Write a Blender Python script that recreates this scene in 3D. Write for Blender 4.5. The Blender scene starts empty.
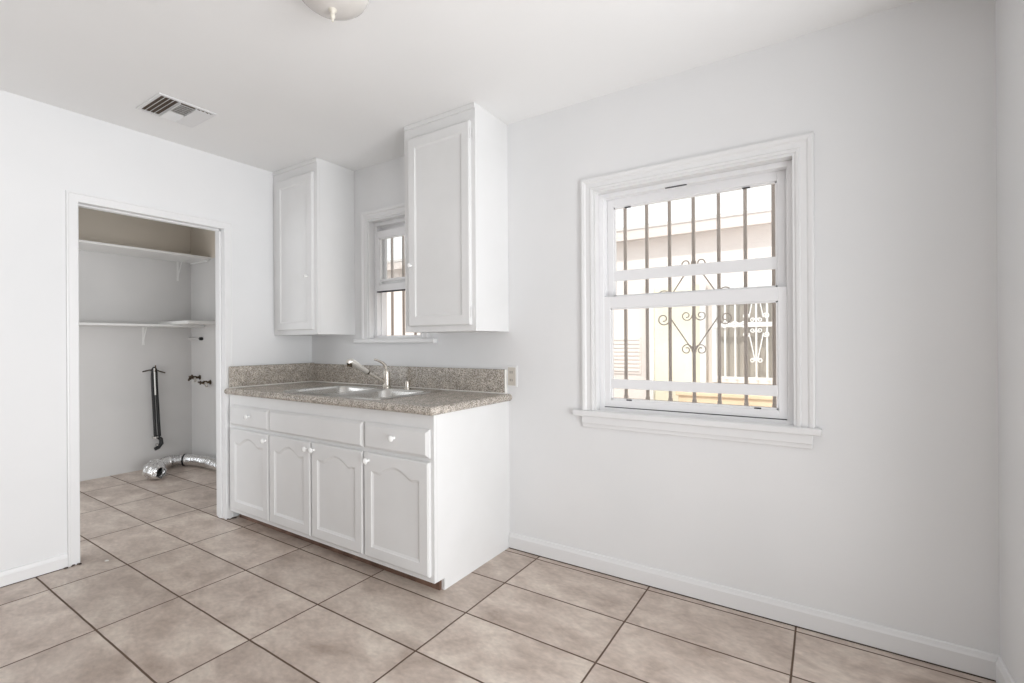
import bpy, bmesh, math, random
from mathutils import Vector, Matrix
random.seed(4)
PI = math.pi
C = bpy.context.scene.collection
scn = bpy.context.scene

# ---------------------------------------------------------------- camera
F_PX, PITCH, ROLL, YAW = 479.51, .0008, -.0062, .5764
cam_d = bpy.data.cameras.new('camera'); cam = bpy.data.objects.new('camera', cam_d); C.objects.link(cam)
fw = Vector((-math.sin(YAW)*math.cos(PITCH), math.cos(YAW)*math.cos(PITCH), math.sin(PITCH)))
rt = Vector((math.cos(YAW), math.sin(YAW), 0)); up = rt.cross(fw)
r2 = rt*math.cos(ROLL)+up*math.sin(ROLL); u2 = -rt*math.sin(ROLL)+up*math.cos(ROLL)
m = Matrix((r2, u2, -fw)).transposed().to_4x4(); m.translation = Vector((3.3917, -2.3147, 1.1858))
cam.matrix_world = m
cam_d.sensor_fit = 'HORIZONTAL'; cam_d.sensor_width = 36; cam_d.lens = F_PX/1024*36; cam_d.clip_start = .02
scn.camera = cam
# ---------------------------------------------------------------- world, sun, added fill lamps
w = bpy.data.worlds.new('world'); scn.world = w; w.use_nodes = True
bg = w.node_tree.nodes['Background']; bg.inputs[0].default_value = (.98, .99, 1, 1); bg.inputs[1].default_value = 1.45
def area(name, loc, direction, sx, sy, power, col=(1, 1, 1)):
    l = bpy.data.lights.new(name, 'AREA'); l.shape = 'RECTANGLE'; l.size = sx; l.size_y = sy; l.energy = power; l.color = col
    o = bpy.data.objects.new(name, l); C.objects.link(o); o.location = loc
    o.rotation_euler = Vector(direction).to_track_quat('-Z', 'Y').to_euler()
area('added_side_fill', (8.0, -1.9, 1.2), (-1, -.05, .12), 3.6, 2.2, 208, (.96, .98, 1))  # added lamp, no visible source; fills the room through the right wall opening
area('added_upward_fill', (5.0, -1.9, .25), (-.75, -.2, 1), 2.4, 1.6, 54, (.975, .98, 1))  # added low lamp aimed upwards to brighten the ceiling
area('added_closet_fill', (-1.05, -2.35, 1.0), (0, 1, 0), 1.3, 1.8, 14, (.88, .94, 1))  # added lamp that brightens the closet from out of view
sun = bpy.data.lights.new('sun', 'SUN'); sun.energy = 2.6; sun.angle = math.radians(2); sun.color = (1, .95, .88)
so = bpy.data.objects.new('sun', sun); C.objects.link(so); so.rotation_euler = (math.radians(38), 0, math.radians(-12))
scn.view_settings.view_transform = 'Standard'; scn.view_settings.look = 'None'
scn.view_settings.exposure = 0.0; scn.view_settings.gamma = 1; scn.view_settings.use_curve_mapping = False

# ---------------------------------------------------------------- materials
def mat(name, col, rough=.5, metal=0, spec=.5):
    m = bpy.data.materials.new(name); m.use_nodes = True
    b = m.node_tree.nodes['Principled BSDF']
    b.inputs['Base Color'].default_value = (*col, 1); b.inputs['Roughness'].default_value = rough
    b.inputs['Metallic'].default_value = metal; b.inputs['Specular IOR Level'].default_value = spec
    return m
def nt(m): return m.node_tree.nodes, m.node_tree.links, m.node_tree.nodes['Principled BSDF']
def coords(m, scale=(1, 1, 1)):
    n, l, b = nt(m); g = n.new('ShaderNodeNewGeometry'); mp = n.new('ShaderNodeMapping'); mp.inputs['Scale'].default_value = scale
    l.new(g.outputs['Position'], mp.inputs['Vector']); return mp.outputs['Vector']
def bumpy(m, scale, dist, strength=.3, stretch=(1, 1, 1)):
    n, l, b = nt(m); t = n.new('ShaderNodeTexNoise'); t.inputs['Scale'].default_value = scale; t.inputs['Detail'].default_value = 4
    l.new(coords(m, stretch), t.inputs['Vector'])
    bp = n.new('ShaderNodeBump'); bp.inputs['Strength'].default_value = strength; bp.inputs['Distance'].default_value = dist
    l.new(t.outputs['Fac'], bp.inputs['Height']); l.new(bp.outputs['Normal'], b.inputs['Normal'])
    return m
def mottle(m, c1, c2, scale, lo=.35, hi=.65, stretch=(1, 1, 1), detail=5):
    n, l, b = nt(m); t = n.new('ShaderNodeTexNoise'); t.inputs['Scale'].default_value = scale; t.inputs['Detail'].default_value = detail
    l.new(coords(m, stretch), t.inputs['Vector'])
    r = n.new('ShaderNodeValToRGB'); e = r.color_ramp.elements
    e[0].position = lo; e[0].color = (*c1, 1); e[1].position = hi; e[1].color = (*c2, 1)
    l.new(t.outputs['Fac'], r.inputs['Fac']); l.new(r.outputs['Color'], b.inputs['Base Color'])
    return m
M = {}
M['wall'] = bumpy(mottle(mat('wall_paint', (.8, .8, .8), .55), (.785, .79, .795), (.815, .815, .818), 1.5), 9, .004, .25)
M['ceil'] = bumpy(mottle(mat('ceiling_paint', (.8, .8, .8), .7), (.89, .89, .885), (.915, .915, .91), 1.2), 14, .003, .2)
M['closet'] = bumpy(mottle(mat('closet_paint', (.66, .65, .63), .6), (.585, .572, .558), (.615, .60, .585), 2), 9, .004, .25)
def two_tone(m, z, col):                                       # switches the wall colour to tan above the top shelf
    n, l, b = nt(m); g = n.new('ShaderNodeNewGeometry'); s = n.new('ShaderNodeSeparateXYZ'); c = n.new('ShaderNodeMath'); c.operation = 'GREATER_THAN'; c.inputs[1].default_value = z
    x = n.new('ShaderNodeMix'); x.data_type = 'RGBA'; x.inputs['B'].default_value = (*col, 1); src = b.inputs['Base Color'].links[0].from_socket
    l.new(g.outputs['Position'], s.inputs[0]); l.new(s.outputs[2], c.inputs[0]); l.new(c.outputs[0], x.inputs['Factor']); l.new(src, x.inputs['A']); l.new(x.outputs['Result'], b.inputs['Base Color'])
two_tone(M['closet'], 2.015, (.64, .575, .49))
M['trim'] = bumpy(mat('trim_paint', (.81, .81, .812), .35), 30, .001, .15)
M['cab'] = bumpy(mottle(mat('cabinet_paint', (.82, .82, .815), .38), (.755, .755, .75), (.79, .79, .788), 3), 40, .001, .2, (1, 1, .2))
M['vinyl'] = mat('window_vinyl', (.88, .88, .89), .3)
M['knob'] = mat('knob_porcelain', (.9, .9, .89), .15)
M['black'] = mat('black_rubber', (.012, .012, .012), .55)
M['seal'] = mat('dark_weatherstrip', (.05, .05, .055), .6)
M['kick'] = mottle(mat('toe_kick_brown', (.16, .09, .06), .6), (.11, .06, .04), (.22, .13, .09), 9)
M['steel'] = bumpy(mat('brushed_steel', (.62, .61, .59), .25, 1), 60, .0005, .15, (.1, 1, 1))
M['nickel'] = mat('brushed_nickel', (.66, .62, .56), .27, 1)
M['nickel_pale'] = mat('pale_nickel', (.80, .77, .72), .3, .8)
M['dark_metal'] = mottle(mat('tarnished_bronze', (.08, .06, .04), .45, .8), (.04, .03, .02), (.16, .12, .08), 60)
M['foil'] = bumpy(mat('foil', (.78, .78, .78), .22, 1), 45, .012, .7)
M['caulk'] = mat('white_caulk', (.85, .84, .80), .4)
M['plate'] = mat('outlet_almond', (.60, .56, .50), .4)
M['grout_dark'] = mat('dirt', (.07, .05, .04), .9)
M['grille'] = mat('grille_brown_paint', (.42, .36, .32), .5)
M['white_iron'] = mat('white_iron_paint', (.86, .86, .85), .4)
M['shelf'] = bumpy(mat('shelf_paint', (.76, .75, .73), .4), 30, .001, .2)
M['stucco'] = bumpy(mottle(mat('stucco_pink', (.75, .66, .60), .9), (.82, .75, .71), (.87, .81, .77), 2), 60, .006, .5)
M['stucco_cream'] = bumpy(mottle(mat('stucco_cream', (.78, .72, .52), .9), (.84, .80, .64), (.89, .86, .72), 2), 60, .006, .5)
M['fascia'] = mat('fascia_paint', (.74, .67, .63), .6)
M['screen'] = bumpy(mat('window_screen', (.40, .37, .33), .8), 200, .002, .4)
M['peach'] = mottle(mat('peach_masonry', (.82, .62, .42), .9), (.78, .58, .39), (.86, .68, .48), 3)
M['concrete'] = mottle(mat('concrete', (.55, .53, .5), .9), (.48, .46, .44), (.6, .58, .55), 3)
M['roof'] = mottle(mat('roof_shingle', (.7, .68, .66), .9), (.66, .64, .62), (.74, .72, .7), 12)
M['leaf'] = mottle(mat('leaf', (.35, .42, .25), .7), (.28, .36, .18), (.5, .55, .36), 20)

# frosted glass of ceiling lamp
m = M['frost'] = mat('frosted_glass', (.66, .63, .59), .25); mottle(m, (.76, .73, .69), (.84, .81, .78), 10)
m.node_tree.nodes['Principled BSDF'].inputs['Transmission Weight'].default_value = .15
# clear panes
m = bpy.data.materials.new('clear_glass'); m.use_nodes = True; n = m.node_tree.nodes; l = m.node_tree.links; n.clear()
o_ = n.new('ShaderNodeOutputMaterial'); tr = n.new('ShaderNodeBsdfTransparent'); gl = n.new('ShaderNodeBsdfGlossy'); mx = n.new('ShaderNodeMixShader')
gl.inputs['Roughness'].default_value = .02; tr.inputs[0].default_value = (.975, .98, .978, 1); mx.inputs[0].default_value = .06
l.new(tr.outputs[0], mx.inputs[1]); l.new(gl.outputs[0], mx.inputs[2]); l.new(mx.outputs[0], o_.inputs[0]); M['glass'] = m

# floor tiles, 24 x 12 in, straight grid
def tile_material():
    m = mat('floor_tile', (.4, .33, .29), .33); n, l, b = nt(m)
    g = n.new('ShaderNodeNewGeometry'); s = n.new('ShaderNodeSeparateXYZ'); l.new(g.outputs['Position'], s.inputs[0])
    def math_(op, a, bb=None, c=None):
        q = n.new('ShaderNodeMath'); q.operation = op
        for i, v in enumerate((a, bb, c)):
            if v is None: continue
            if isinstance(v, (int, float)): q.inputs[i].default_value = v
            else: l.new(v, q.inputs[i])
        return q.outputs[0]
    TX, TY, OX, OY = .6096, .30797, -.9785, -.3586
    # slight wobble of the joints
    wn = n.new('ShaderNodeTexNoise'); wn.inputs['Scale'].default_value = 6; l.new(g.outputs['Position'], wn.inputs['Vector'])
    wob = math_('MULTIPLY', math_('SUBTRACT', wn.outputs['Fac'], .5), .004)
    fx = math_('DIVIDE', math_('SUBTRACT', math_('ADD', s.outputs[0], wob), OX), TX)
    fy = math_('DIVIDE', math_('SUBTRACT', math_('ADD', s.outputs[1], wob), OY), TY)
    ix, iy = math_('FLOOR', fx), math_('FLOOR', fy)
    def dist(f, T):
        fr = math_('FRACT', f); return math_('MULTIPLY', math_('MINIMUM', fr, math_('SUBTRACT', 1, fr)), T)
    d = math_('MINIMUM', dist(fx, TX), dist(fy, TY))
    mr = n.new('ShaderNodeMapRange'); mr.inputs['From Min'].default_value = .0027; mr.inputs['From Max'].default_value = .0045
    l.new(d, mr.inputs['Value']); tilef = mr.outputs[0]
    cid = n.new('ShaderNodeCombineXYZ'); l.new(ix, cid.inputs[0]); l.new(iy, cid.inputs[1])
    wh = n.new('ShaderNodeTexWhiteNoise'); l.new(cid.outputs[0], wh.inputs['Vector'])
    off = n.new('ShaderNodeVectorMath'); off.operation = 'SCALE'; off.inputs['Scale'].default_value = 30; l.new(wh.outputs['Color'], off.inputs[0])
    ad = n.new('ShaderNodeVectorMath'); l.new(g.outputs['Position'], ad.inputs[0]); l.new(off.outputs[0], ad.inputs[1])
    rot = n.new('ShaderNodeMapping'); rot.inputs['Scale'].default_value = (1, 1.6, 1); rot.inputs['Rotation'].default_value = (0, 0, .5); l.new(ad.outputs[0], rot.inputs['Vector'])
    t1 = n.new('ShaderNodeTexNoise'); t1.inputs['Scale'].default_value = 4.2; t1.inputs['Detail'].default_value = 7; t1.inputs['Roughness'].default_value = .62; t1.inputs['Distortion'].default_value = .35
    l.new(rot.outputs[0], t1.inputs['Vector'])
    r = n.new('ShaderNodeValToRGB'); e = r.color_ramp.elements
    e[0].position = .30; e[0].color = (.40, .315, .262, 1); e[1].position = .70; e[1].color = (.74, .655, .57, 1)
    q = e.new(.5); q.color = (.58, .485, .42, 1)
    l.new(t1.outputs['Fac'], r.inputs['Fac'])
    t2 = n.new('ShaderNodeTexNoise'); t2.inputs['Scale'].default_value = 38; t2.inputs['Detail'].default_value = 5; l.new(rot.outputs[0], t2.inputs['Vector'])
    v2 = n.new('ShaderNodeMapRange'); v2.inputs['From Min'].default_value = .3; v2.inputs['From Max'].default_value = .7; v2.inputs['To Min'].default_value = .9; v2.inputs['To Max'].default_value = 1.09
    l.new(t2.outputs['Fac'], v2.inputs['Value'])
    v3 = math_('MULTIPLY', v2.outputs[0], math_('ADD', .94, math_('MULTIPLY', wh.outputs['Value'], .12)))
    sc = n.new('ShaderNodeVectorMath'); sc.operation = 'SCALE'; l.new(r.outputs['Color'], sc.inputs[0]); l.new(v3, sc.inputs['Scale'])
    mx = n.new('ShaderNodeMix'); mx.data_type = 'RGBA'; mx.inputs['A'].default_value = (.12, .075, .05, 1)
    l.new(tilef, mx.inputs['Factor']); l.new(sc.outputs[0], mx.inputs['B']); l.new(mx.outputs['Result'], b.inputs['Base Color'])
    bp = n.new('ShaderNodeBump'); bp.inputs['Strength'].default_value = .6; bp.inputs['Distance'].default_value = .003
    l.new(tilef, bp.inputs['Height']); bp2 = n.new('ShaderNodeBump'); bp2.inputs['Strength'].default_value = .12; bp2.inputs['Distance'].default_value = .004
    l.new(t1.outputs['Fac'], bp2.inputs['Height']); l.new(bp.outputs['Normal'], bp2.inputs['Normal']); l.new(bp2.outputs['Normal'], b.inputs['Normal'])
    rr = n.new('ShaderNodeMapRange'); rr.inputs['To Min'].default_value = .85; rr.inputs['To Max'].default_value = .36; l.new(tilef, rr.inputs['Value']); l.new(rr.outputs[0], b.inputs['Roughness'])
    return m
M['finial'] = mat('finial_cream', (.70, .66, .58), .35)
M['duct'] = mat('duct_brown', (.16, .12, .09), .8)
M['tile'] = tile_material()
def granite():
    m = mat('granite', (.3, .27, .24), .24); n, l, b = nt(m); p = coords(m)
    v = n.new('ShaderNodeTexVoronoi'); v.inputs['Scale'].default_value = 230; l.new(p, v.inputs['Vector'])
    s = n.new('ShaderNodeSeparateColor'); l.new(v.outputs['Color'], s.inputs[0])
    r = n.new('ShaderNodeValToRGB'); r.color_ramp.interpolation = 'LINEAR'; e = r.color_ramp.elements
    e[0].position = 0; e[0].color = (.17, .15, .125, 1); e[1].position = 1; e[1].color = (.74, .68, .61, 1)
    for p_, c_ in ((.25, (.32, .285, .24)), (.55, (.46, .415, .36)), (.8, (.57, .52, .47))): q = e.new(p_); q.color = (*c_, 1)
    l.new(s.outputs[0], r.inputs['Fac'])
    t = n.new('ShaderNodeTexNoise'); t.inputs['Scale'].default_value = 22; t.inputs['Detail'].default_value = 5; l.new(p, t.inputs['Vector'])
    mr = n.new('ShaderNodeMapRange'); mr.inputs['From Min'].default_value = .3; mr.inputs['From Max'].default_value = .7; mr.inputs['To Min'].default_value = .82; mr.inputs['To Max'].default_value = 1.15
    l.new(t.outputs['Fac'], mr.inputs['Value'])
    sc = n.new('ShaderNodeVectorMath'); sc.operation = 'SCALE'; l.new(r.outputs['Color'], sc.inputs[0]); l.new(mr.outputs[0], sc.inputs['Scale'])
    l.new(sc.outputs[0], b.inputs['Base Color']); return m
M['granite'] = granite()

# ---------------------------------------------------------------- mesh helpers
def box(bm, x0, x1, y0, y1, z0, z1, bev=0, seg=2):
    t = bmesh.new(); bmesh.ops.create_cube(t, size=1)
    for v in t.verts: v.co = Vector(((x0+x1)/2+v.co.x*(x1-x0), (y0+y1)/2+v.co.y*(y1-y0), (z0+z1)/2+v.co.z*(z1-z0)))
    if bev: bmesh.ops.bevel(t, geom=t.edges[:], offset=bev, segments=seg, affect='EDGES', profile=.5)
    join(bm, t)
def join(bm, t):
    me = bpy.data.meshes.new('tmp'); t.to_mesh(me); t.free(); bm.from_mesh(me); bpy.data.meshes.remove(me)
def tube(bm, pts, r, seg=12, caps=True):
    pts = [Vector(p) for p in pts]; rs = r if isinstance(r, (list, tuple)) else [r]*len(pts)
    t = bmesh.new(); rings = []; prev = None
    for i, p in enumerate(pts):
        d = (pts[min(i+1, len(pts)-1)]-pts[max(i-1, 0)]).normalized()
        if prev is None:
            a = Vector((0, 0, 1)) if abs(d.z) < .9 else Vector((1, 0, 0)); nrm = d.cross(a).normalized()
        else:
            nrm = (prev-d*prev.dot(d)).normalized()
        prev = nrm; bi = d.cross(nrm)
        rings.append([t.verts.new(p+(nrm*math.cos(2*PI*k/seg)+bi*math.sin(2*PI*k/seg))*rs[i]) for k in range(seg)])
    for a, b in zip(rings, rings[1:]):
        for k in range(seg): t.faces.new((a[k], a[(k+1) % seg], b[(k+1) % seg], b[k]))
    if caps: t.faces.new(rings[0][::-1]); t.faces.new(rings[-1])
    bmesh.ops.recalc_face_normals(t, faces=t.faces[:])
    join(bm, t)
def lathe(bm, prof, c=(0, 0, 0), axis='z', seg=32):
    t = bmesh.new(); rings = []
    for r, h in prof:
        ring = []
        for k in range(seg):
            a = 2*PI*k/seg; p = (max(r, 1e-5)*math.cos(a), max(r, 1e-5)*math.sin(a), h)
            if axis == 'y': p = (p[0], -p[2], p[1])
            if axis == 'x': p = (p[2], p[0], p[1])
            ring.append(t.verts.new(Vector(c)+Vector(p)))
        rings.append(ring)
    for a, b in zip(rings, rings[1:]):
        for k in range(seg): t.faces.new((a[k], a[(k+1) % seg], b[(k+1) % seg], b[k]))
    t.faces.new(rings[0]); t.faces.new(rings[-1])
    bmesh.ops.remove_doubles(t, verts=t.verts[:], dist=2e-5); bmesh.ops.recalc_face_normals(t, faces=t.faces[:])
    join(bm, t)
def obj(name, bm, m, parent=None, smooth=False):
    me = bpy.data.meshes.new(name); bm.to_mesh(me); bm.free()
    me.materials.append(M[m] if isinstance(m, str) else m)
    if smooth:
        for p in me.polygons: p.use_smooth = True
        try: me.set_sharp_from_angle(angle=math.radians(35))
        except Exception: pass
    o = bpy.data.objects.new(name, me); C.objects.link(o)
    if parent:
        o.parent = parent
        # meshes are authored in world coordinates
        if parent.parent is None and parent.type == 'EMPTY': o.matrix_parent_inverse = Matrix.Translation(-parent.location)
        elif parent.parent is not None: pass
    return o
def thing(name, label, cat, loc=(0, 0, 0), group=None):
    o = bpy.data.objects.new(name, None); C.objects.link(o); o.location = loc; o.empty_display_size = .05
    o['label'] = label; o['category'] = cat
    if group: o['group'] = group
    return o
def tag(o, label, cat, group=None):
    o['label'] = label; o['category'] = cat
    if group: o['group'] = group
    return o
def struct(name, bm, m):
    o = obj(name, bm, m); o['kind'] = 'structure'; return o
def struct_empty(name, label=None, cat=None):
    o = bpy.data.objects.new(name, None); C.objects.link(o); o['kind'] = 'structure'
    if label: o['label'] = label
    return o
B = bmesh.new

# mitred casing: profile [(offset outwards from opening edge, height from wall)], on plane y=const facing -y or plane x=const facing +x
def casing(bm, a0, a1, z0, z1, prof, place, outer_left=True):
    t = bmesh.new(); loops = []
    for (o, h) in prof:
        pts = [(a0-o, z0), (a0-o, z1+o), (a1+o, z1+o), (a1+o, z0)]
        loops.append([t.verts.new(place(a, z, h)) for a, z in pts])
    for A, Bq in zip(loops, loops[1:]):
        for k in range(3): t.faces.new((A[k], A[k+1], Bq[k+1], Bq[k]))
    for k in (0, 3):
        t.faces.new([L[k] for L in loops])
    A, Bq = loops[0], loops[-1]
    for k in range(3): t.faces.new((A[k], Bq[k], Bq[k+1], A[k+1]))
    bmesh.ops.recalc_face_normals(t, faces=t.faces[:]); join(bm, t)

H = 2.443; XR = 3.898; XC = -2.01; YF = -4.3; DY0, DY1, DZ = -1.418, -.655, 1.963
# ================================================================= SETTING
b = B(); box(b, XC-.15, XR+.15, YF-.15, .16, -.12, 0); struct('floor', b, 'tile')
b = B(); box(b, XC-.15, XR+.15, YF-.15, .16, H, H+.15); struct('ceiling', b, 'ceil')
W1 = (.665, 1.187, 1.205, 2.06); W2 = (2.392, 3.300, .800, 1.968)
b = B(); T = .16
for x0, x1, z0, z1 in ((0, W1[0], 0, H), (W1[1], W2[0], 0, H), (W2[1], XR+.15, 0, H),
                       (W1[0], W1[1], 0, W1[2]), (W1[0], W1[1], W1[3], H), (W2[0], W2[1], 0, W2[2]), (W2[0], W2[1], W2[3], H)):
    box(b, x0, x1, 0, T, z0, z1)
struct('wall_back', b, 'wall')
b = B(); box(b, XR, XR+.15, -.62, 0, 0, H); box(b, XR, XR+.15, YF, -3.3, 0, H); box(b, XR, XR+.15, -3.3, -.62, 2.16, H); struct('wall_right', b, 'wall')  # wide opening in the unseen stretch is added to let light in
b = B(); box(b, -.12, XR+.15, YF-.12, YF, 0, H); struct('wall_front', b, 'wall')
b = B(); box(b, -.12, 0, YF, DY0-.02, 0, H); box(b, -.12, 0, DY1+.02, 0, 0, H); box(b, -.12, 0, DY0-.02, DY1+.02, DZ+.02, H); struct('wall_left', b, 'wall')
b = B(); box(b, XC-.15, XC, -2.2, .16, 0, H); box(b, XC, -.12, 0, .16, 0, H); box(b, XC, -1.75, -2.2, -2.08, 0, H); box(b, -.35, -.12, -2.2, -2.08, 0, H); box(b, -1.75, -.35, -2.2, -2.08, 1.98, H); struct('wall_closet', b, 'closet')  # opening in the unseen end wall is added to light the closet
# doorway jamb, stop and casing
d = struct_empty('door_1'); d['label'] = 'open closet doorway with white jamb and casing, no door hung'
b = B(); box(b, -.125, .004, DY0-.02, DY0, 0, DZ); box(b, -.125, .004, DY1, DY1+.02, 0, DZ); box(b, -.125, .0035, DY0, DY1, DZ, DZ+.02)
obj('door_jamb', b, 'trim', d)
b = B(); box(b, -.085, -.045, DY0, DY0+.011, 0, DZ-.011, .002); box(b, -.085, -.045, DY1-.011, DY1, 0, DZ-.011, .002); box(b, -.085, -.0455, DY0+.011, DY1-.011, DZ-.011, DZ, .002)
obj('door_stop', b, 'trim', d)
b = B()
casing(b, DY0+.004, DY1-.004, 0, DZ-.004, [(0, 0.001), (0, .007), (.004, .010), (.040, .010), (.044, .013), (.050, .012), (.052, .0)], lambda a, z, h: Vector((h, a, z)))
obj('door_casing', b, 'trim', d)
# baseboards
def baseboard(name, pts, hgt=.088, th=.014):
    b = B()
    (x0, y0, nx, ny), (x1, y1, _, _) = pts
    t = bmesh.new(); prof = [(0, 0), (th, 0), (th, hgt-.022), (th*.75, hgt-.014), (th*.55, hgt-.003), (th*.3, hgt), (0, hgt)]
    A = [t.verts.new((x0+nx*p, y0+ny*p, z)) for p, z in prof]; Q = [t.verts.new((x1+nx*p, y1+ny*p, z)) for p, z in prof]
    for k in range(len(prof)): j = (k+1) % len(prof); t.faces.new((A[k], A[j], Q[j], Q[k]))
    t.faces.new(A); t.faces.new(Q[::-1]); bmesh.ops.recalc_face_normals(t, faces=t.faces[:]); join(b, t)
    struct(name, b, 'trim')
baseboard('baseboard_back', ((1.866, 0, 0, -1), (XR, 0, 0, -1)))
baseboard('baseboard_left', ((0, YF, 1, 0), (0, DY0-.048, 1, 0)), .075)
baseboard('baseboard_right', ((XR, -.62, -1, 0), (XR, -.014, -1, 0)))
# thin dark gap / grime line where floor meets walls
b = B(); box(b, 1.868, XR-.014, -.0165, -.014, .0002, .004); struct('trim_1', b, 'grout_dark')
b = B(); box(b, .014, .0165, YF, DY0-.048, .0002, .003); struct('trim_2', b, 'grout_dark')

# ================================================================= WINDOWS
CP = [(0, 0), (0, .011), (.010, .014), (.017, .009), (.038, .010), (.044, .016), (.056, .019), (.063, .017), (.066, 0)]
def sash(win, name, x0, x1, z0, z1, y0, y1, st, top, bot, bar=None):
    b = B(); e = .003
    box(b, x0, x0+st, y0, y1, z0, z1, e); box(b, x1-st, x1, y0, y1, z0, z1, e)
    box(b, x0+st-.001, x1-st+.001, y0, y1, z1-top, z1, e); box(b, x0+st-.001, x1-st+.001, y0, y1, z0, z0+bot, e)
    # glazing bead
    g = .007; yb = y0+.006
    for s in ((x0+st-.001, x0+st+g, z0+bot, z1-top), (x1-st-g, x1-st+.001, z0+bot, z1-top)): box(b, s[0], s[1], yb, y1-.002, s[2], s[3])
    for s in ((z0+bot-.001, z0+bot+g), (z1-top-g, z1-top+.001)): box(b, x0+st, x1-st, yb, y1-.002, s[0], s[1])
    s = obj(name, b, 'vinyl', win)
    b = B(); ym = (y0+y1)/2; box(b, x0+st-.002, x1-st+.002, ym-.002, ym+.002, z0+bot-.002, z1-top+.002); obj('pane', b, 'glass', s)
    if bar:
        b = B(); box(b, x0+st-.001, x1-st+.001, y0+.004, ym-.0025, bar[0], bar[1], .003, 2); obj('cross_bar', b, 'vinyl', s)
    return s
def window(name, W, ow, label, zs, lower, upper, seal_z, sz, stool, apron=True):
    x0, x1, z0, z1 = W
    win = struct_empty(name); win['label'] = label
    b = B(); casing(b, x0+.002, x1-.002, zs, z1-.002, CP, lambda a, z, h: Vector((a, -h, z))); obj('window_casing', b, 'trim', win)
    # jamb liner
    b = B(); box(b, x0-.002, x0+.014, -.004, T, z0, z1); box(b, x1-.014, x1+.002, -.004, T, z0, z1); box(b, x0+.014, x1-.014, -.004, T, z1-.014, z1+.002); box(b, x0+.014, x1-.014, .0, T+.03, z0, z0+.012)
    obj('window_jamb', b, 'trim', win)
    # vinyl frame with inner track steps
    f = .024; b = B(); a0, a1, c0, c1 = x0+.014, x1-.014, z0+.01, z1-.014
    for s in ((a0, a0+f, c0, c1), (a1-f, a1, c0, c1)): box(b, s[0], s[1], .045, .13, s[2], s[3], .002)
    box(b, a0+f-.001, a1-f+.001, .0455, .13, c1-f, c1, .002); box(b, a0, a1, .040, .13, c0, sz, .002)
    box(b, a0+f-.002, a0+f+.006, .083, .089, c0, c1); box(b, a1-f-.006, a1-f+.002, .083, .089, c0, c1)
    obj('window_frame', b, 'vinyl', win)
    s1 = sash(win, 'lower_sash', *lower); s2 = sash(win, 'upper_sash', *upper)
    b = B(); box(b, lower[0]+.004, lower[1]-.004, lower[4]-.0025, lower[5]-.004, seal_z-.006, seal_z+.002); obj('weatherstrip', b, 'seal', win)
    # stool and apron
    o = ow; b = B(); box(b, stool[0], stool[1], -.032, .05, zs-.030, zs, .007, 3); obj('window_stool', b, 'trim', win)
    if apron:
        b = B(); box(b, x0-.062, x1+.052, -.020, 0, zs-.068, zs-.029, .003); box(b, x0-.062, x1+.052, -.012, 0, zs-.088, zs-.06, .004); obj('window_apron', b, 'trim', win)
    return win
w2 = window('window_1', W2, .05, 'large double hung window right of the cabinets', .828,
            (2.428, 3.262, .843, 1.417, .050, .080, .036, .060, .040, (.942, .990)), (2.434, 3.256, 1.385, 1.932, .092, .118, .034, .044, .036, (1.500, 1.556)), .845, .843, (2.280, 3.385))
w1 = window('window_2', W1, .062, 'small double hung window between the wall cabinets with lower sash raised', 1.213,
            (.690, 1.160, 1.552, 1.985, .048, .078, .030, .050, .044, (1.622, 1.640)), (.697, 1.154, 1.60, 2.03, .092, .118, .03, .04, .034), 1.552, 1.236, (.535, 1.315), False)
# visible frame sill of window 2 goes only to 1.235: trim piece replaced by sill
for wn, z in ((w2, 0),):
    for x, zz in ((2.56, .889), (3.145, .889)):
        b = B(); box(b, x-.014, x+.014, .052, .064, zz-.008, zz, .002); obj('tilt_latch', b, 'seal', wn)
    for x in (2.545, 3.10):
        b = B(); box(b, x-.016, x+.016, .090, .1, 1.876, 1.882, .002); obj('tilt_latch', b, 'seal', wn)
    b = B(); box(b, 2.75, 2.85, .042, .052, 1.926, 1.929); obj('sash_stop', b, 'seal', wn)

# ================================================================= SECURITY GRILLES
def spiral(cx, cz, r, start, turns, sgn, y, n=22):
    pts = []
    for i in range(n+1):
        t = i/n; a = start+sgn*turns*2*PI*t; rr = r*(1-.72*t); pts.append((cx+math.cos(a)*rr, y, cz+math.sin(a)*rr))
    return pts
def scroll_motif(b, cx, cz, hw, hh, y, r=.004, sr=.034):
    # four-sided diamond whose ends roll over into scrolls at the sides, paired curls on the centre bar
    for sx in (-1, 1):
        for sz in (-1, 1):
            ex, ez = cx+sx*(hw+.002), cz+sz*hh*.22
            a = Vector((cx+sx*.010, y, cz+sz*hh)); e = Vector((ex, y, ez))
            sp = spiral(ex+sx*(sr*.9), ez+sz*.012, sr, PI if sx > 0 else 0, 1.3, -sx*sz*-1*-1, y)
            tube(b, [a, a.lerp(e, .5), e]+[Vector(p) for p in sp[1:]], r*.85, 6)
            tube(b, spiral(cx+sx*(sr*.85+.006), cz+sz*(hh+.002), sr*.85, PI if sx > 0 else 0, 1.35, sx*sz, y), r*.8, 6)
            tube(b, spiral(cx+sx*(sr*.85+.006), cz+sz*.045, sr*.8, PI if sx > 0 else 0, 1.3, -sx*sz, y), r*.75, 6)
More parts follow.
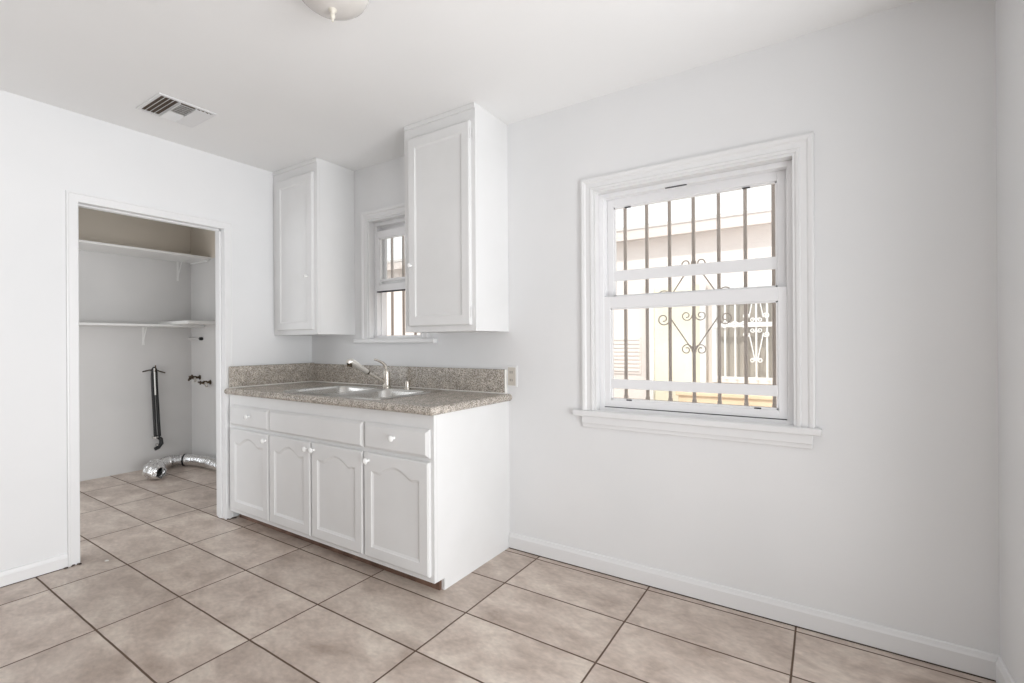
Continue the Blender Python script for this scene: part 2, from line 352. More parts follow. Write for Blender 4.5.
def grille(label, xs, x0, x1, zr, z0, z1, y, motif):
    g = thing('window_grille', label, 'security bars', ((x0+x1)/2, y, z0), 'brown window security bars')
    for x in xs:
        b = B(); box(b, x-.0075, x+.0075, y-.0075, y+.0075, z0, z1, .001, 1); box(b, x-.0095, x+.0095, y-.0095, y+.0095, z0+.01, z0+.05, .002, 1); obj('bar', b, 'grille', g)
    for z in zr:
        b = B(); box(b, x0, x1, y+.0075, y+.013, z-.014, z+.014, .001, 1); obj('rail', b, 'grille', g)
    if motif:
        b = B(); scroll_motif(b, *motif, y-.004); obj('scrollwork', b, 'grille', g)
        for z in (motif[1]+motif[3], motif[1]-motif[3], motif[1]+.06):
            b = B(); tube(b, [(motif[0], y, z-.014), (motif[0], y, z+.014)], .0125, 8); obj('collar', b, 'grille', g)
    return g
grille('brown vertical security bars with a diamond of scrolls outside the large window', [2.488+.1185*i for i in range(-1, 8)], 2.34, 3.36, (.86, 2.03), .84, 2.05, .215, (2.843, 1.358, .118, .215))
grille('brown vertical security bars outside the small window above the sink', [.56+.1185*i for i in range(7)], .53, 1.32, (1.19, 2.10), 1.17, 2.12, .215, None)

# ================================================================= KITCHEN BASE UNIT
CX0, CX1, FY, ZB, ZT = .019, 1.864, -.638, .058, .845
cab = thing('base_cabinet', 'white painted sink base cabinet with arched panel doors under the granite worktop', 'cabinet', ((CX0+CX1)/2, -.32, 0))
b = B()
def side_panel(x0, x1):
    t = bmesh.new(); pf = [(0, 0), (0, ZT), (FY+.019, ZT), (FY+.019, ZB), (-.57, ZB), (-.57, 0)]
    A = [t.verts.new((x0, y, z)) for y, z in pf]; Q = [t.verts.new((x1, y, z)) for y, z in pf]
    for k in range(6): j = (k+1) % 6; t.faces.new((A[k], A[j], Q[j], Q[k]))
    t.faces.new(A); t.faces.new(Q[::-1]); bmesh.ops.recalc_face_normals(t, faces=t.faces[:]); join(b, t)
side_panel(CX0, CX0+.018); side_panel(CX1-.018, CX1)
box(b, CX0+.018, CX1-.018, -.615, -.012, ZB, ZB+.018); box(b, CX0+.018, CX1-.018, -.012, -.001, ZB, ZT)
obj('carcass', b, 'cab', cab)
b = B()                                                      # face frame
yy = (FY, FY+.019)
for x0, x1 in ((CX0, .085), (.495, .54), (1.355, 1.415), (1.815, CX1)): box(b, x0, x1, *yy, ZB, ZT, .0012, 1)
box(b, .92, .955, *yy, ZB, .64, .0012, 1)
for z0, z1 in ((ZB, .10), (.605, .66), (.76, ZT)): box(b, CX0+.002, CX1-.002, FY+.0004, FY+.0186, z0, z1)
obj('face_frame', b, 'cab', cab)
b = B(); box(b, CX0+.018, CX1-.018, -.585, -.570, 0, ZB); obj('toe_kick', b, 'kick', cab)
def knob(x, y, z, parent, k=1.0):
    b = B(); lathe(b, [(.0085*k, 0), (.0065*k, .004*k), (.0055*k, .010*k), (.010*k, .014*k), (.0155*k, .019*k), (.0165*k, .024*k), (.013*k, .029*k), (.005*k, .032*k), (0, .0325*k)], (x, y, z), 'y', 20)
    return obj('knob', b, 'knob', parent, True)
def outline(x0, x1, z0, z1, arch, n=26):
    pts = [(x0, z0), (x1, z0)]
    if arch <= 0: return pts+[(x1, z1), (x0, z1)]
    zs = z1-arch; pts.append((x1, zs))
    w_ = (x1-x0); a = x1-.10*w_; c = x0+.10*w_; mid = (x0+x1)/2; hw = (a-c)/2
    for i in range(n+1):
        t = 1-2*i/n; x = mid+t*hw; u = abs(t)
        s = (.5+.5*math.cos(PI*u)); dip = -.14*math.sin(PI*min(1, max(0, (u-.62)/.38)))
        pts.append((x, zs+arch*(s**1.05+dip)))
    pts.append((x0, zs)); return pts
def inset(pts, d):
    n = len(pts); out = []
    for i in range(n):
        p0, p1, p2 = Vector(pts[i-1]), Vector(pts[i]), Vector(pts[(i+1) % n])
        e1 = (p1-p0).normalized(); e2 = (p2-p1).normalized(); n1 = Vector((-e1.y, e1.x)); n2 = Vector((-e2.y, e2.x))
        m_ = (n1+n2); m_ = m_/max(.4, m_.length_squared)*2
        q = p1+m_*d; out.append((q.x, q.y))
    return out
def panel_door(x0, x1, z0, z1, yb, th, stile, arch, depth=.007, slope=.016, bev=.007, toprail=None, raised=False):
    """slab from y=yb to y=yb-th with chamfered edge and a recessed (arched) panel"""
    t = bmesh.new(); yf = yb-th
    def ring(pts, y): return [t.verts.new((x, y, z)) for x, z in pts]
    o = [(x0, z0), (x1, z0), (x1, z1), (x0, z1)]
    r0 = ring(o, yb); r1 = ring(o, yf+bev*.8); r2 = ring(inset(o, bev), yf)
    def bridge(a, c):
        n = len(a)
        for k in range(n): t.faces.new((a[k], a[(k+1) % n], c[(k+1) % n], c[k]))
    bridge(r0, r1); bridge(r1, r2); t.faces.new(r0)
    if stile:
        tr = toprail or stile
        a0 = outline(x0+stile, x1-stile, z0+stile, z1-tr, arch); a1 = inset(a0, .003); a2 = inset(a0, slope)
        p0 = ring(a0, yf); p1 = ring(a1, yf+.003); p2 = ring(a2, yf+depth)
        edges = [t.edges.get((r2[k], r2[(k+1) % 4])) for k in range(4)]
        n = len(p0); e2 = [t.edges.new((p0[k], p0[(k+1) % n])) for k in range(n)]
        bmesh.ops.triangle_fill(t, edges=edges+e2, use_beauty=True)
        bridge(p0, p1); bridge(p1, p2); t.faces.new(p2)
    else: t.faces.new(r2)
    bmesh.ops.recalc_face_normals(t, faces=t.faces[:])
    b = B(); join(b, t); return b
DB, DT = .086, .622
for x0, x1, kx in ((.062, .512, .500-.012), (.522, .936, .916), (.948, 1.382, .975), (1.394, 1.842, 1.432)):
    dd = obj('door', panel_door(x0, x1, DB, DT, FY, .019, .056, .040, slope=.014, toprail=.050), 'cab', cab)
    knob(kx, FY-.019, .583, dd)
for x0, x1, kx in ((.062, .512, .300), (1.394, 1.842, 1.618)):
    dd = obj('drawer', panel_door(x0, x1, .642, .776, FY, .019, 0, 0, bev=.016), 'cab', cab)
    knob(kx, FY-.019, .717, dd)
dd = obj('false_front', panel_door(.522, 1.382, .642, .776, FY, .019, 0, 0, bev=.014), 'cab', cab)

# worktop -----------------------------------------------------------------
CT0, CT1 = ZT, .886
wt = thing('countertop', 'speckled grey-brown granite worktop with backsplash on the white base cabinet', 'countertop', (.95, -.33, CT0))
SX0, SX1, SY0, SY1 = .585, 1.440, -.615, -.068
hx0, hx1, hy0, hy1 = SX0+.02, SX1-.02, SY0+.02, SY1-.02
b = B(); XL, XE, YE = .019, 1.866, -.652
for s in ((XL, hx0, YE, 0), (hx1, XE, YE, 0), (hx0, hx1, YE, hy0), (hx0, hx1, hy1, 0)): box(b, *s, CT0, CT1)
# bullnose along front and free end
t = bmesh.new(); N = 8; rings = []
def bull(px, py, dx, dy):
    return [t.verts.new((px+dx*.020*math.cos(a), py+dy*.020*math.cos(a), (CT0+CT1)/2+(CT1-CT0)/2*math.sin(a))) for a in [(-PI/2+PI*k/N) for k in range(N+1)]]
path = [(XL, YE, 0, -1)]+[(XE, YE, math.sin(q), -math.cos(q)) for q in [PI/2*k/6 for k in range(7)]]+[(XE, 0, 1, 0)]
rings = [bull(*p) for p in path]
for A, Q in zip(rings, rings[1:]):
    for k in range(N): t.faces.new((A[k], A[k+1], Q[k+1], Q[k]))
t.faces.new(rings[0]); t.faces.new(rings[-1][::-1]); bmesh.ops.recalc_face_normals(t, faces=t.faces[:]); join(b, t)
obj('slab', b, 'granite', wt, True)
b = B(); box(b, .036, 1.848, -.020, -.0005, CT1, 1.026, .002, 1); obj('backsplash', b, 'granite', wt)
b = B(); box(b, .0195, .037, -.643, -.0005, CT1, 1.031, .002, 1); obj('side_splash', b, 'granite', wt)
b = B(); box(b, .037, 1.850, -.0245, -.019, CT1, CT1+.006, .001, 1); box(b, .036, .0415, -.645, -.02, CT1, CT1+.006, .001, 1); box(b, 1.8475, 1.8525, -.022, -.0005, CT1, 1.026, .001, 1); obj('caulk_line', b, 'caulk', wt)

# sink --------------------------------------------------------------------
sk = thing('sink', 'stainless steel double bowl drop-in sink set in the granite worktop', 'sink', (1.0, -.34, CT1))
def rrect(x0, x1, y0, y1, r, n=5):
    pts = []
    for cx, cy, a in ((x1-r, y1-r, 0), (x0+r, y1-r, PI/2), (x0+r, y0+r, PI), (x1-r, y0+r, 3*PI/2)):
        for k in range(n+1): pts.append((cx+r*math.cos(a+PI/2*k/n), cy+r*math.sin(a+PI/2*k/n)))
    return pts
t = bmesh.new()
def sring(pts, z): return [t.verts.new((x, y, z)) for x, y in pts]
def sbridge(a, c):
    for k in range(len(a)): t.faces.new((a[k], a[(k+1) % len(a)], c[(k+1) % len(c)], c[k]))
zt = CT1+.004
o0 = sring(rrect(SX0, SX1, SY0, SY1, .035), CT1+.0006); o1 = sring(rrect(SX0+.004, SX1-.004, SY0+.004, SY1-.004, .033), zt+.0035)
o2 = sring(rrect(SX0+.012, SX1-.012, SY0+.012, SY1-.012, .028), zt+.002)
sbridge(o0, o1); sbridge(o1, o2)
eds = [t.edges.get((o2[k], o2[(k+1) % len(o2)])) for k in range(len(o2))]
bowls = ((.617, .997), (1.027, 1.407))
for bx0, bx1 in bowls:
    y0, y1 = SY0+.038, SY1-.105
    p = [sring(rrect(bx0+d_, bx1-d_, y0+d_, y1-d_, r_), z_) for d_, r_, z_ in ((0, .07, zt+.002), (.004, .068, zt-.002), (.008, .066, zt-.012), (.016, .06, zt-.15), (.026, .052, zt-.168), (.045, .04, zt-.175))]
    for a, c in zip(p, p[1:]): sbridge(a, c)
    t.faces.new(p[-1]); eds += [t.edges.get((p[0][k], p[0][(k+1) % len(p[0])])) for k in range(len(p[0]))]
bmesh.ops.triangle_fill(t, edges=eds, use_beauty=True); bmesh.ops.recalc_face_normals(t, faces=t.faces[:])
b = B(); join(b, t); obj('basin', b, 'steel', sk, True)
for bx0, bx1 in bowls:
    b = B(); c = ((bx0+bx1)/2, -.37, zt-.1745); lathe(b, [(.0, 0), (.042, 0), (.042, .003), (.036, .002), (.03, .0005), (0, .0005)], c, 'z', 24); obj('drain', b, 'nickel', sk, True)

# faucet ------------------------------------------------------------------
fx, fy, fz = .985, -.125, zt+.002
fa = thing('kitchen_faucet', 'brushed nickel single lever kitchen faucet at the back of the sink', 'faucet', (fx, fy, fz))
b = B(); lathe(b, [(.030, 0), (.030, .004), (.026, .009), (.0235, .02), (.0225, .06), (.0215, .085), (.0205, .105), (.017, .118), (.010, .124), (0, .126)], (fx, fy, fz), 'z', 28); obj('faucet_body', b, 'nickel', fa, True)
def bez(p, n=14):
    out = []; P_ = [Vector(q) for q in p]
    for i in range(n+1):
        t_ = i/n; L = P_[:]
        while len(L) > 1: L = [a.lerp(c, t_) for a, c in zip(L, L[1:])]
        out.append(L[0])
    return out
hp = bez([(fx, fy, fz+.115), (fx-.004, fy+.004, fz+.150), (fx-.02, fy-.02, fz+.170), (fx-.055, fy-.055, fz+.185)])
b = B(); tube(b, hp, [.0125-.006*i/14 for i in range(15)], 12); obj('lever_handle', b, 'nickel', fa, True)
s0 = Vector((fx-.006, fy-.016, fz+.035)); tip = Vector((.925, -.36, fz+.178)); dr = (tip-s0)
b = B(); tube(b, [s0, s0+dr*.25, s0+dr*.48], [.0135, .0125, .012], 16); obj('spout', b, 'nickel', fa, True)
b = B(); tube(b, [s0+dr*.475, s0+dr*.5], [.0138, .0138], 16); o = obj('collar', b, 'dark_metal', fa, True)
b = B(); tip2 = s0+dr; tube(b, [s0+dr*.5, s0+dr*.55, s0+dr*.8, s0+dr*.93, tip2, tip2+Vector((-.003, -.014, -.004)), tip2+Vector((-.004, -.020, -.012))], [.0125, .0155, .018, .021, .021, .019, .014], 16); sh = obj('spray_head', b, 'nickel_pale', fa, True)
b = B(); e_ = tip2+Vector((-.002, -.006, -.012)); tube(b, [e_, e_+Vector((-.001, -.004, -.020))], [.018, .0155], 16); o = obj('spray_nozzle', b, 'dark_metal', sh, True)
sd = thing('soap_dispenser', 'short brushed nickel soap dispenser cap right of the faucet', 'soap dispenser', (1.165, -.118, fz))
b = B(); lathe(b, [(.021, 0), (.021, .004), (.016, .007), (.0155, .03), (.014, .044), (.008, .05), (0, .051)], (1.165, -.118, fz), 'z', 24); obj('cap', b, 'nickel', sd, True)

# outlet ------------------------------------------------------------------
ol = thing('wall_outlet', 'small almond electrical outlet plate on the wall at the end of the backsplash', 'outlet', (1.889, 0, .987))
b = B(); box(b, 1.8545, 1.924, -.006, 0, .927, 1.047, .002, 2); obj('cover_plate', b, 'trim', ol)
b = B(); box(b, 1.861, 1.9145, -.0068, -.004, .935, 1.039, .001, 1); obj('receptacle', b, 'plate', ol)
for z in (1.010, .965):
    for x in (1.876, 1.889):
        b = B(); box(b, x, x+.003, -.0073, -.006, z-.006, z+.008); obj('slot', b, 'black', ol)

# ================================================================= WALL CABINETS
def wall_cab(label, x0, x1, hinge_right, kx, kz, dx0, dx1):
    zb = 1.245; yf = -.31
    t_ = thing('wall_cabinet', label, 'cabinet', ((x0+x1)/2, -.15, zb), 'wall cabinets')
    b = B(); box(b, x0, x1, yf+.019, -.0005, zb, H-.0005, .0015, 1); obj('cabinet_box', b, 'cab', t_)
    b = B()
    box(b, x0, x0+.045, yf, yf+.02, zb, H-.001, .0012, 1); box(b, x1-.04, x1, yf, yf+.02, zb, H-.001, .0012, 1)
    box(b, x0+.002, x1-.002, yf+.0004, yf+.0196, zb+.0005, zb+.045); box(b, x0+.002, x1-.002, yf+.0004, yf+.0196, H-.085, H-.0015); box(b, x0+.05, x1-.05, yf+.006, yf+.0196, zb+.03, H-.07)
    obj('face_frame', b, 'cab', t_)
    b = B(); t2 = bmesh.new()                                # small crown strip against the ceiling
    box(b, x0-.0, x1+.0, yf-.006, yf+.001, H-.028, H-.0012, .002, 2); obj('top_molding', b, 'cab', t_)
    dd = obj('door', panel_door(dx0, dx1, 1.278, 2.352, yf, .019, .052, 0, depth=.006, slope=.010, bev=.005, toprail=.056), 'cab', t_)
    knob(kx, yf-.019, kz, dd, .8)
    xh = dx1 if hinge_right else dx0
    for z in (1.345, 2.285):
        b = B(); s = 1 if hinge_right else -1
        tube(b, [(xh+s*.003, yf-.010, z-.028), (xh+s*.003, yf-.010, z+.028)], .0045, 8); box(b, min(xh, xh+s*.018), max(xh, xh+s*.018), yf-.002, yf, z-.026, z+.026)
        obj('hinge', b, 'cab', dd, True)
wall_cab('narrow white wall cabinet in the corner, left of the small window', .002, .522, False, .438, 1.642, .062, .486)
wall_cab('narrow white wall cabinet between the small and the large window', 1.348, 1.866, True, 1.415, 1.624, 1.392, 1.838)

# ================================================================= CEILING
v = thing('ceiling_vent', 'white three-way air register with dark louvres in the ceiling', 'vent', (.475, -1.128, H))
vx0, vx1, vy0, vy1 = .350, .600, -1.247, -1.008
b = B(); fl = .018
for s in ((vx0-fl, vx1+fl, vy0-fl, vy0), (vx0-fl, vx1+fl, vy1, vy1+fl), (vx0-fl, vx0, vy0, vy1), (vx1, vx1+fl, vy0, vy1)): box(b, *s, H-.006, H-.0005, .0015, 1)
obj('frame', b, 'trim', v)
b = B(); box(b, vx0, vx1, vy0, vy1, H-.0012, H-.0004); obj('duct_opening', b, 'duct', v)
def slat(b, p0, p1, wdt, ang, z):
    """louvre blade from p0 to p1, tilted by ang about its length"""
    p0 = Vector((*p0, z)); p1 = Vector((*p1, z)); d_ = (p1-p0).normalized(); s_ = Vector((-d_.y, d_.x, 0))
    wv = s_*math.cos(ang)*wdt/2+Vector((0, 0, math.sin(ang)*wdt/2)); nn = d_.cross(wv).normalized()*.0006
    t = bmesh.new(); q = [t.verts.new(c_) for c_ in (p0-wv-nn, p1-wv-nn, p1+wv-nn, p0+wv-nn, p0-wv+nn, p1-wv+nn, p1+wv+nn, p0+wv+nn)]
    for f_ in ((0, 1, 2, 3), (7, 6, 5, 4), (0, 4, 5, 1), (1, 5, 6, 2), (2, 6, 7, 3), (3, 7, 4, 0)): t.faces.new([q[i] for i in f_])
    bmesh.ops.recalc_face_normals(t, faces=t.faces[:]); join(b, t)
ya, yb_ = vy0+.085, vy1-.078
def put(name, p0, p1, a):
    b = B(); slat(b, p0, p1, .019, a, H-.010); obj(name, b, 'trim', v)
for i in range(4): y = vy0+.012+i*.0205; put('louvre', (vx0, y), (vx1, y), math.radians(42))
for i in range(4): y = vy1-.010-i*.0205; put('louvre', (vx0, y), (vx1, y), math.radians(-22))
for i in range(11): x = vx0+.012+i*.0225; put('louvre', (x, ya), (x, yb_), math.radians(40 if i > 4 else -40))
b = B()
for y in (ya, yb_): box(b, vx0, vx1, y-.0015, y+.0015, H-.014, H-.001)
obj('divider', b, 'trim', v)
lx, ly = 1.955, -1.245
li = thing('ceiling_light', 'round frosted glass ceiling light with a small finial', 'ceiling light', (lx, ly, H))
b = B(); lathe(b, [(.0, 0), (.110, 0), (.113, -.005), (.104, -.016), (.08, -.022), (0, -.024)], (lx, ly, H-.0005), 'z', 40); obj('canopy', b, 'white_iron', li, True)
b = B(); pr = [(.121, -.020), (.123, -.025), (.120, -.033), (.110, -.051), (.090, -.068), (.066, -.081), (.036, -.088), (.010, -.090)]
pr2 = pr+[(.010, -.086), (.036, -.084), (.066, -.077), (.088, -.064), (.107, -.048), (.117, -.032), (.119, -.025)]
t = bmesh.new(); rr_ = []
for r_, h_ in pr2: rr_.append([t.verts.new((lx+r_*math.cos(2*PI*k/48), ly+r_*math.sin(2*PI*k/48), H+h_)) for k in range(48)])
for i in range(len(rr_)):
    A, Q = rr_[i], rr_[(i+1) % len(rr_)]
    for k in range(48): t.faces.new((A[k], A[(k+1) % 48], Q[(k+1) % 48], Q[k]))
bmesh.ops.recalc_face_normals(t, faces=t.faces[:]); join(b, t); obj('glass_shade', b, 'frost', li, True)
b = B(); lathe(b, [(.0, -.086), (.014, -.087), (.015, -.091), (.010, -.096), (.006, -.102), (.0085, -.108), (.009, -.115), (.006, -.121), (.003, -.124), (.0035, -.130), (0, -.134)], (lx, ly, H), 'z', 24); obj('finial', b, 'finial', li, True)
b = B(); lathe(b, [(0, -.03), (.004, -.03), (.004, -.088), (0, -.088)], (lx, ly, H), 'z', 10); obj('rod', b, 'nickel', li, True)

# ================================================================= CLOSET
def bracket(b, x, y, z, sx, hgt, dep, axis='x'):
    """thin L bracket with brace under a shelf, wall at x (or y), pointing +x (or -y)"""
    if axis == 'x':
        box(b, x, x+.003, y-.009, y+.009, z-hgt, z); box(b, x, x+dep, y-.009, y+.009, z-.003, z); tube(b, [(x+.002, y, z-hgt*.85), (x+dep*.3, y, z-.003)], .004, 6)
    else:
        box(b, x-.009, x+.009, y-.003, y, z-hgt, z); box(b, x-.009, x+.009, y-dep, y, z-.003, z); tube(b, [(x, y-.002, z-hgt*.85), (x, y-dep*.8, z-.003)], .004, 6)
s = thing('closet_shelf', 'upper white closet shelf high on the back wall', 'shelf', (XC, -1, 2.0), 'closet shelves')
b = B(); box(b, XC+.001, -1.58, -2.07, -.002, 2.004, 2.024, .002, 1); obj('board', b, 'shelf', s)
b = B(); box(b, XC+.02, -1.64, -.014, -.001, 1.990, 2.0035); obj('cleat', b, 'shelf', s)
b = B(); bracket(b, XC+.001, -.12, 2.003, 1, .19, .3); obj('bracket', b, 'shelf', s)
s = thing('closet_shelf', 'lower white closet shelf along the back wall above the hanging hose', 'shelf', (XC, -1, 1.35), 'closet shelves')
b = B(); box(b, XC+.001, -1.72, -2.07, -.002, 1.348, 1.368, .002, 1); obj('board', b, 'shelf', s)
b = B(); bracket(b, XC+.001, -.41, 1.347, 1, .17, .22); obj('bracket', b, 'shelf', s)
s = thing('closet_shelf', 'short white shelf on the closet side wall, lying on the end of the lower shelf', 'shelf', (-1.7, 0, 1.37), 'closet shelves')
b = B(); box(b, XC+.002, -1.40, -.285, -.001, 1.3685, 1.398, .002, 1); obj('board', b, 'shelf', s)
# capped pipe under the side shelf
s = thing('capped_pipe', 'thin painted pipe stub with a black cap on the closet side wall', 'pipe', (-1.9, -.02, 1.236))
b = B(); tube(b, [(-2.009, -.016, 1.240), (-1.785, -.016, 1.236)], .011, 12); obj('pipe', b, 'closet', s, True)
b = B(); tube(b, [(-1.785, -.016, 1.236), (-1.755, -.016, 1.2355)], .016, 12); obj('cap', b, 'black', s, True)
# valves
def valve(x, z, label, tilt):
    s = thing('laundry_valve', label, 'valve', (x, 0, z), 'washer water valves')
    b = B(); lathe(b, [(.0, 0), (.024, .0), (.022, .004), (.011, .006), (.011, .03), (.017, .034), (.018, .06), (.012, .066), (.010, .085), (0, .086)], (x, -.0005, z), 'y', 16); obj('valve_body', b, 'dark_metal', s, True)
    b = B(); tube(b, [(x, -.05, z), (x+.03*math.cos(tilt), -.055, z-.012), (x+.055*math.cos(tilt), -.06, z-.035)], [.011, .012, .013], 10); obj('hose_outlet', b, 'nickel_pale', s, True)
    b = B(); a = tilt; dx_, dz_ = math.cos(a)*.045, math.sin(a)*.045
    tube(b, [(x-dx_, -.085, z-dz_), (x-dx_*.4, -.092, z-dz_*.4), (x+dx_*.4, -.092, z+dz_*.4), (x+dx_, -.085, z+dz_)], [.010, .007, .007, .010], 8); tube(b, [(x+dz_*.6, -.09, z-dx_*.4), (x-dz_*.6, -.09, z+dx_*.4)], .007, 8)
    obj('handle', b, 'dark_metal', s, True)
valve(-1.83, .852, 'left dark bronze washer valve on the closet side wall', .6)
valve(-1.62, .812, 'right dark bronze washer valve on the closet side wall, set a little lower', -.05)
# hanging washer hoses
hx, hy = -1.975, -.335
s = thing('hanging_hose', 'black looped washer hose hanging from a hook on the closet back wall', 'hose', (hx, hy, .2))
b = B()
loop = [(hx, hy-.022, .30), (hx, hy-.024, .6), (hx, hy-.028, .88), (hx+.002, hy-.020, .945), (hx+.004, hy-.002, .962), (hx+.004, hy+.014, .94), (hx, hy+.014, .86), (hx, hy+.018, .6), (hx, hy+.026, .30)]
pts = []
for i in range(len(loop)-1):
    for k in range(5): pts.append(Vector(loop[i]).lerp(Vector(loop[i+1]), k/5))
pts.append(Vector(loop[-1]))
for _ in range(3): pts = [pts[0]]+[(pts[i-1]+pts[i]*2+pts[i+1])/4 for i in range(1, len(pts)-1)]+[pts[-1]]
sh_ = [Vector((0, .03*(1-max(0, min(1, (p.z-.25)/.7))), 0)) for p in pts]; pts = [p+q for p, q in zip(pts, sh_)]
pts = [Vector((p.x, hy+.002+(p.y-hy-.002)*.72, p.z)) for p in pts]
tube(b, pts, .0125, 12); obj('rubber_hose', b, 'black', s, True)
b = B(); c = Vector((hx+.004, hy+.03, .27)); tube(b, [c+Vector((0, -.02, .035)), c+Vector((0, .02, 0)), c+Vector((.004, .022, -.04)), c+Vector((.008, -.005, -.075)), c+Vector((.01, -.035, -.085))], [.014, .017, .018, .017, .016], 12); obj('elbow', b, 'black', s, True)
b = B(); tube(b, [(hx+.003, hy+.002, .305), (hx+.003, hy+.004, .29)], .027, 12); obj('clamp', b, 'steel', s, True)
b = B(); tube(b, [(hx+.006, hy+.01, .225), (hx+.022, hy+.012, .222)], .012, 10); obj('coupling', b, 'steel', s, True)
b = B(); tube(b, [(hx+.021, hy-.008, .955), (hx+.021, hy-.006, .88), (hx+.02, hy+.0, .70)], .006, 8); obj('tie', b, 'caulk', s, True)
hk = thing('wall_hook', 'small dark cross-shaped hook on the closet back wall holding the black hose', 'hook', (XC, hy, .95))
b = B(); tube(b, [(XC+.001, hy-.004, .925), (hx+.028, hy-.004, .925), (hx+.038, hy-.004, .945), (hx+.038, hy-.004, .985)], .005, 8)
tube(b, [(XC+.004, hy-.085, .925), (XC+.006, hy-.03, .938), (hx-.006, hy+.02, .935), (XC+.01, hy+.06, .92), (XC+.008, hy+.10, .905)], .0055, 8)
obj('hook', b, 'dark_metal', hk, True)
# flexible duct
def catmull(P_, n=14):
    P_ = [Vector(p) for p in P_]; P_ = [P_[0]*2-P_[1]]+P_+[P_[-1]*2-P_[-2]]; out = []
    for i in range(1, len(P_)-2):
        for k in range(n):
            t_ = k/n; a, b_, c_, d_ = P_[i-1:i+3]
            out.append(.5*((2*b_)+(c_-a)*t_+(2*a-5*b_+4*c_-d_)*t_*t_+(3*b_-a-3*c_+d_)*t_**3))
    out.append(P_[-2]); return out
s = thing('dryer_duct', 'flexible silver foil dryer duct lying on the closet floor with a crumpled open end', 'duct', (-1.7, -.15, 0))
pth = catmull([(-1.15, -.075, .060), (-1.40, -.070, .060), (-1.62, -.078, .062), (-1.80, -.13, .060), (-1.87, -.25, .060), (-1.80, -.36, .06), (-1.68, -.44, .06)], 26)
b = B(); tube(b, pth, [.052+.0025*math.cos(i*PI*.5)*1.3 for i in range(len(pth))], 22, False); o = obj('duct_hose', b, 'foil', s, True)
b = B(); q = pth[int(len(pth)*.52)]; q2 = pth[int(len(pth)*.52)+2]; tube(b, [q, q2], .0575, 22); obj('strap', b, 'black', s, True)
b = B()                                                       # crumpled elbow, open towards the room
el = catmull([(-1.71, -.42, .064), (-1.64, -.475, .068), (-1.54, -.50, .072), (-1.45, -.48, .066)], 9)
t = bmesh.new(); rings = []; prev = None; seg = 20; rnd = random.Random(2)
for i, p in enumerate(el):
    d_ = (el[min(i+1, len(el)-1)]-el[max(i-1, 0)]).normalized(); nrm = d_.cross(Vector((0, 0, 1))).normalized(); bi = d_.cross(nrm)
    rings.append([t.verts.new(p+(nrm*math.cos(2*PI*k/seg)+bi*math.sin(2*PI*k/seg))*(.069+rnd.uniform(-.009, .006)-.022*max(0, (i-len(el)+6)/6)-(.006 if i % 5 == 2 else 0))) for k in range(seg)])
for A, Q in zip(rings, rings[1:]):
    for k in range(seg): t.faces.new((A[k], A[(k+1) % seg], Q[(k+1) % seg], Q[k]))
for v_ in t.verts: v_.co.z = max(v_.co.z, .002)
bmesh.ops.recalc_face_normals(t, faces=t.faces[:]); bmesh.ops.solidify(t, geom=t.faces[:], thickness=.0015); join(b, t); obj('crumpled_elbow', b, 'foil', s)

# debris at jamb feet
def crumbs(loc, n, spread, label):
    b = B()
    for _ in range(n):
        x = loc[0]+random.uniform(-spread[0], spread[0]); y = loc[1]+random.uniform(-spread[1], spread[1]); r_ = random.uniform(.003, .008)
        t = bmesh.new(); bmesh.ops.create_icosphere(t, subdivisions=1, radius=r_)
        for v_ in t.verts: v_.co = Vector((x+v_.co.x*random.uniform(.8, 1.5), y+v_.co.y*random.uniform(.8, 1.4), r_*.5+v_.co.z*.5))
        join(b, t)
    o = obj('dirt_crumbs', b, 'grout_dark'); o['label'] = label; o['category'] = 'dirt'; o['kind'] = 'stuff'
crumbs((.018, -1.452, 0), 12, (.006, .035), 'dark crumbs of dirt at the foot of the left doorway casing')
crumbs((.026, -.63, 0), 12, (.008, .035), 'dark crumbs of dirt at the foot of the right doorway casing')
b = B(); t = bmesh.new(); vs = [t.verts.new((.09+.012*math.cos(a)*(1+.3*math.sin(3*a)), -1.325+.009*math.sin(a), .0012)) for a in [2*PI*k/10 for k in range(10)]]
vc = [t.verts.new((q_.co.x, q_.co.y, .0003)) for q_ in vs]; t.faces.new(vs); t.faces.new(vc[::-1])
for k in range(10): t.faces.new((vs[k], vc[k], vc[(k+1) % 10], vs[(k+1) % 10]))
bmesh.ops.recalc_face_normals(t, faces=t.faces[:]); join(b, t); tag(obj('paint_chip', b, 'caulk'), 'tiny white paint chip on the floor tile beside the left doorway casing', 'paint chip')

# ================================================================= OUTSIDE
b = B(); box(b, -7, 9, .16, 9, -.25, -.12); struct('ground', b, 'concrete')
NY = 2.5
hs = thing('neighbor_house', 'pale stucco house next door seen through the large window', 'house', (1.5, NY, -.12))
b = B(); box(b, -5, 6.5, NY, NY+.2, -.12, 2.25); obj('wall', b, 'stucco', hs)
b = B(); box(b, 1.96, 2.45, NY-.03, NY, -.12, 1.72); o = obj('wall_bay', b, 'stucco_cream', hs); o['label'] = 'cream painted stretch of wall'
b = B(); box(b, -5, 6.5, NY-.12, NY-.001, 2.22, 2.26); box(b, -5, 6.5, NY-.14, NY-.12, 2.20, 2.31); obj('eave', b, 'fascia', hs)
b = B(); t = bmesh.new()
q = [t.verts.new(c_) for c_ in ((-5, NY-.15, 2.30), (6.5, NY-.15, 2.30), (6.5, NY+1.6, 2.42), (-5, NY+1.6, 2.42), (-5, NY-.15, 2.33), (6.5, NY-.15, 2.33), (6.5, NY+1.6, 2.45), (-5, NY+1.6, 2.45))]
for f_ in ((0, 1, 2, 3), (7, 6, 5, 4), (0, 4, 5, 1), (1, 5, 6, 2), (2, 6, 7, 3), (3, 7, 4, 0)): t.faces.new([q[i] for i in f_])
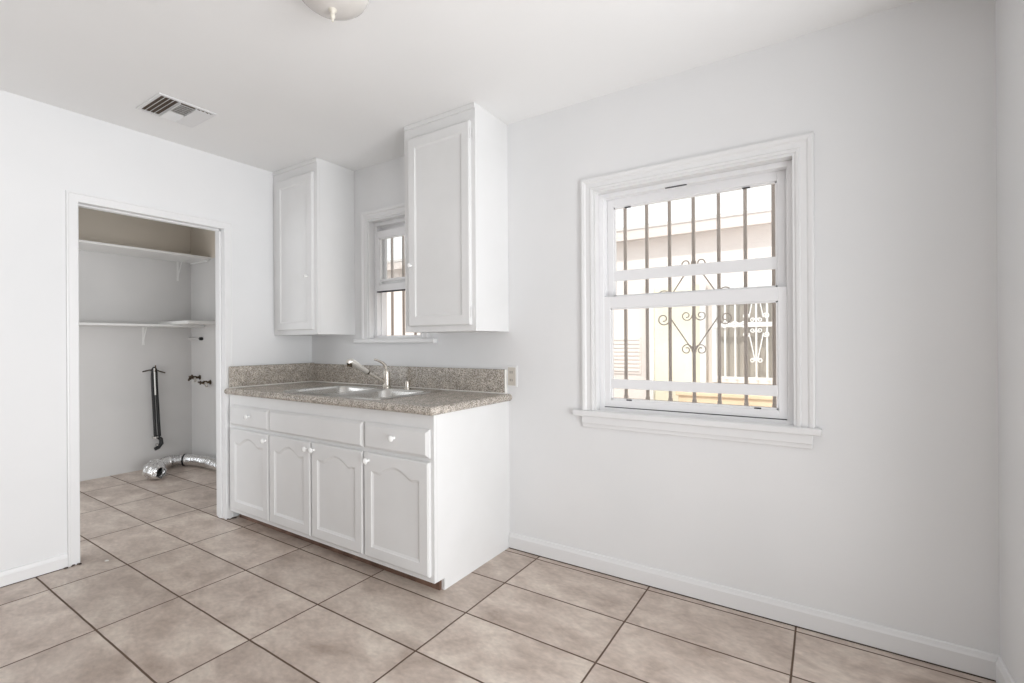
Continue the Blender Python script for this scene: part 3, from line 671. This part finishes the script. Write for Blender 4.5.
bmesh.ops.recalc_face_normals(t, faces=t.faces[:]); join(b, t); obj('roof', b, 'roof', hs)
b = B(); box(b, 1.93, 1.975, NY-.07, NY-.03, -.12, 1.74, .004); box(b, 2.415, 2.465, NY-.07, NY-.03, -.12, 1.74, .004); obj('corner_trim', b, 'white_iron', hs)
b = B(); box(b, 1.50, 1.83, NY-.012, NY, .85, 1.23)
fr = obj('louvre_vent', b, 'stucco', hs); b = B()
for i in range(9): z = .875+i*.040; box(b, 1.515, 1.815, NY-.022, NY-.011, z, z+.022, .003)
obj('vent_slats', b, 'stucco', fr)
b = B(); box(b, 2.52, 3.65, NY-.05, NY+.0, .80, .85); box(b, 2.52, 2.57, NY-.05, NY, .85, 1.66); box(b, 3.6, 3.65, NY-.05, NY, .85, 1.66); box(b, 2.52, 3.65, NY-.05, NY, 1.66, 1.71)
nw = obj('window', b, 'white_iron', hs); b = B(); box(b, 2.57, 3.60, NY-.015, NY-.002, .85, 1.66); obj('pane', b, 'screen', nw)
b = B(); box(b, 2.3, 4.4, NY-.42, NY-.1, -.12, .70, .01); box(b, 2.28, 4.42, NY-.44, NY-.08, .70, .74, .01); tag(obj('planter_wall', b, 'peach'), 'low peach masonry planter wall under the neighbouring window', 'planter wall')
gy = NY-.10
g = thing('neighbor_window_grille', 'white scrolled security bars on the window of the house next door', 'security bars', (3.05, gy, .82))
for i in range(12):
    x = 2.555+.0848*i; b = B(); box(b, x-.007, x+.007, gy-.007, gy+.007, .82, 1.70); obj('bar', b, 'white_iron', g)
b = B(); box(b, 2.53, 3.62, gy-.02, gy-.007, 1.305, 1.345, .003); box(b, 2.53, 3.62, gy-.02, gy-.007, .84, .86); box(b, 2.53, 3.62, gy-.02, gy-.007, 1.64, 1.66); obj('rail', b, 'white_iron', g)
b = B()
for mx_ in (2.894, 3.318):
    scroll_motif(b, mx_, 1.32, .055, .31, gy-.012, .006, .026); obj('scrollwork', b, 'white_iron', g); b = B()
for x in (2.64, 2.72, 2.80):
    tube(b, spiral(x, 1.325, .032, 0, 1.4, 1, gy-.024), .007, 6)
obj('scrollwork', b, 'white_iron', g)
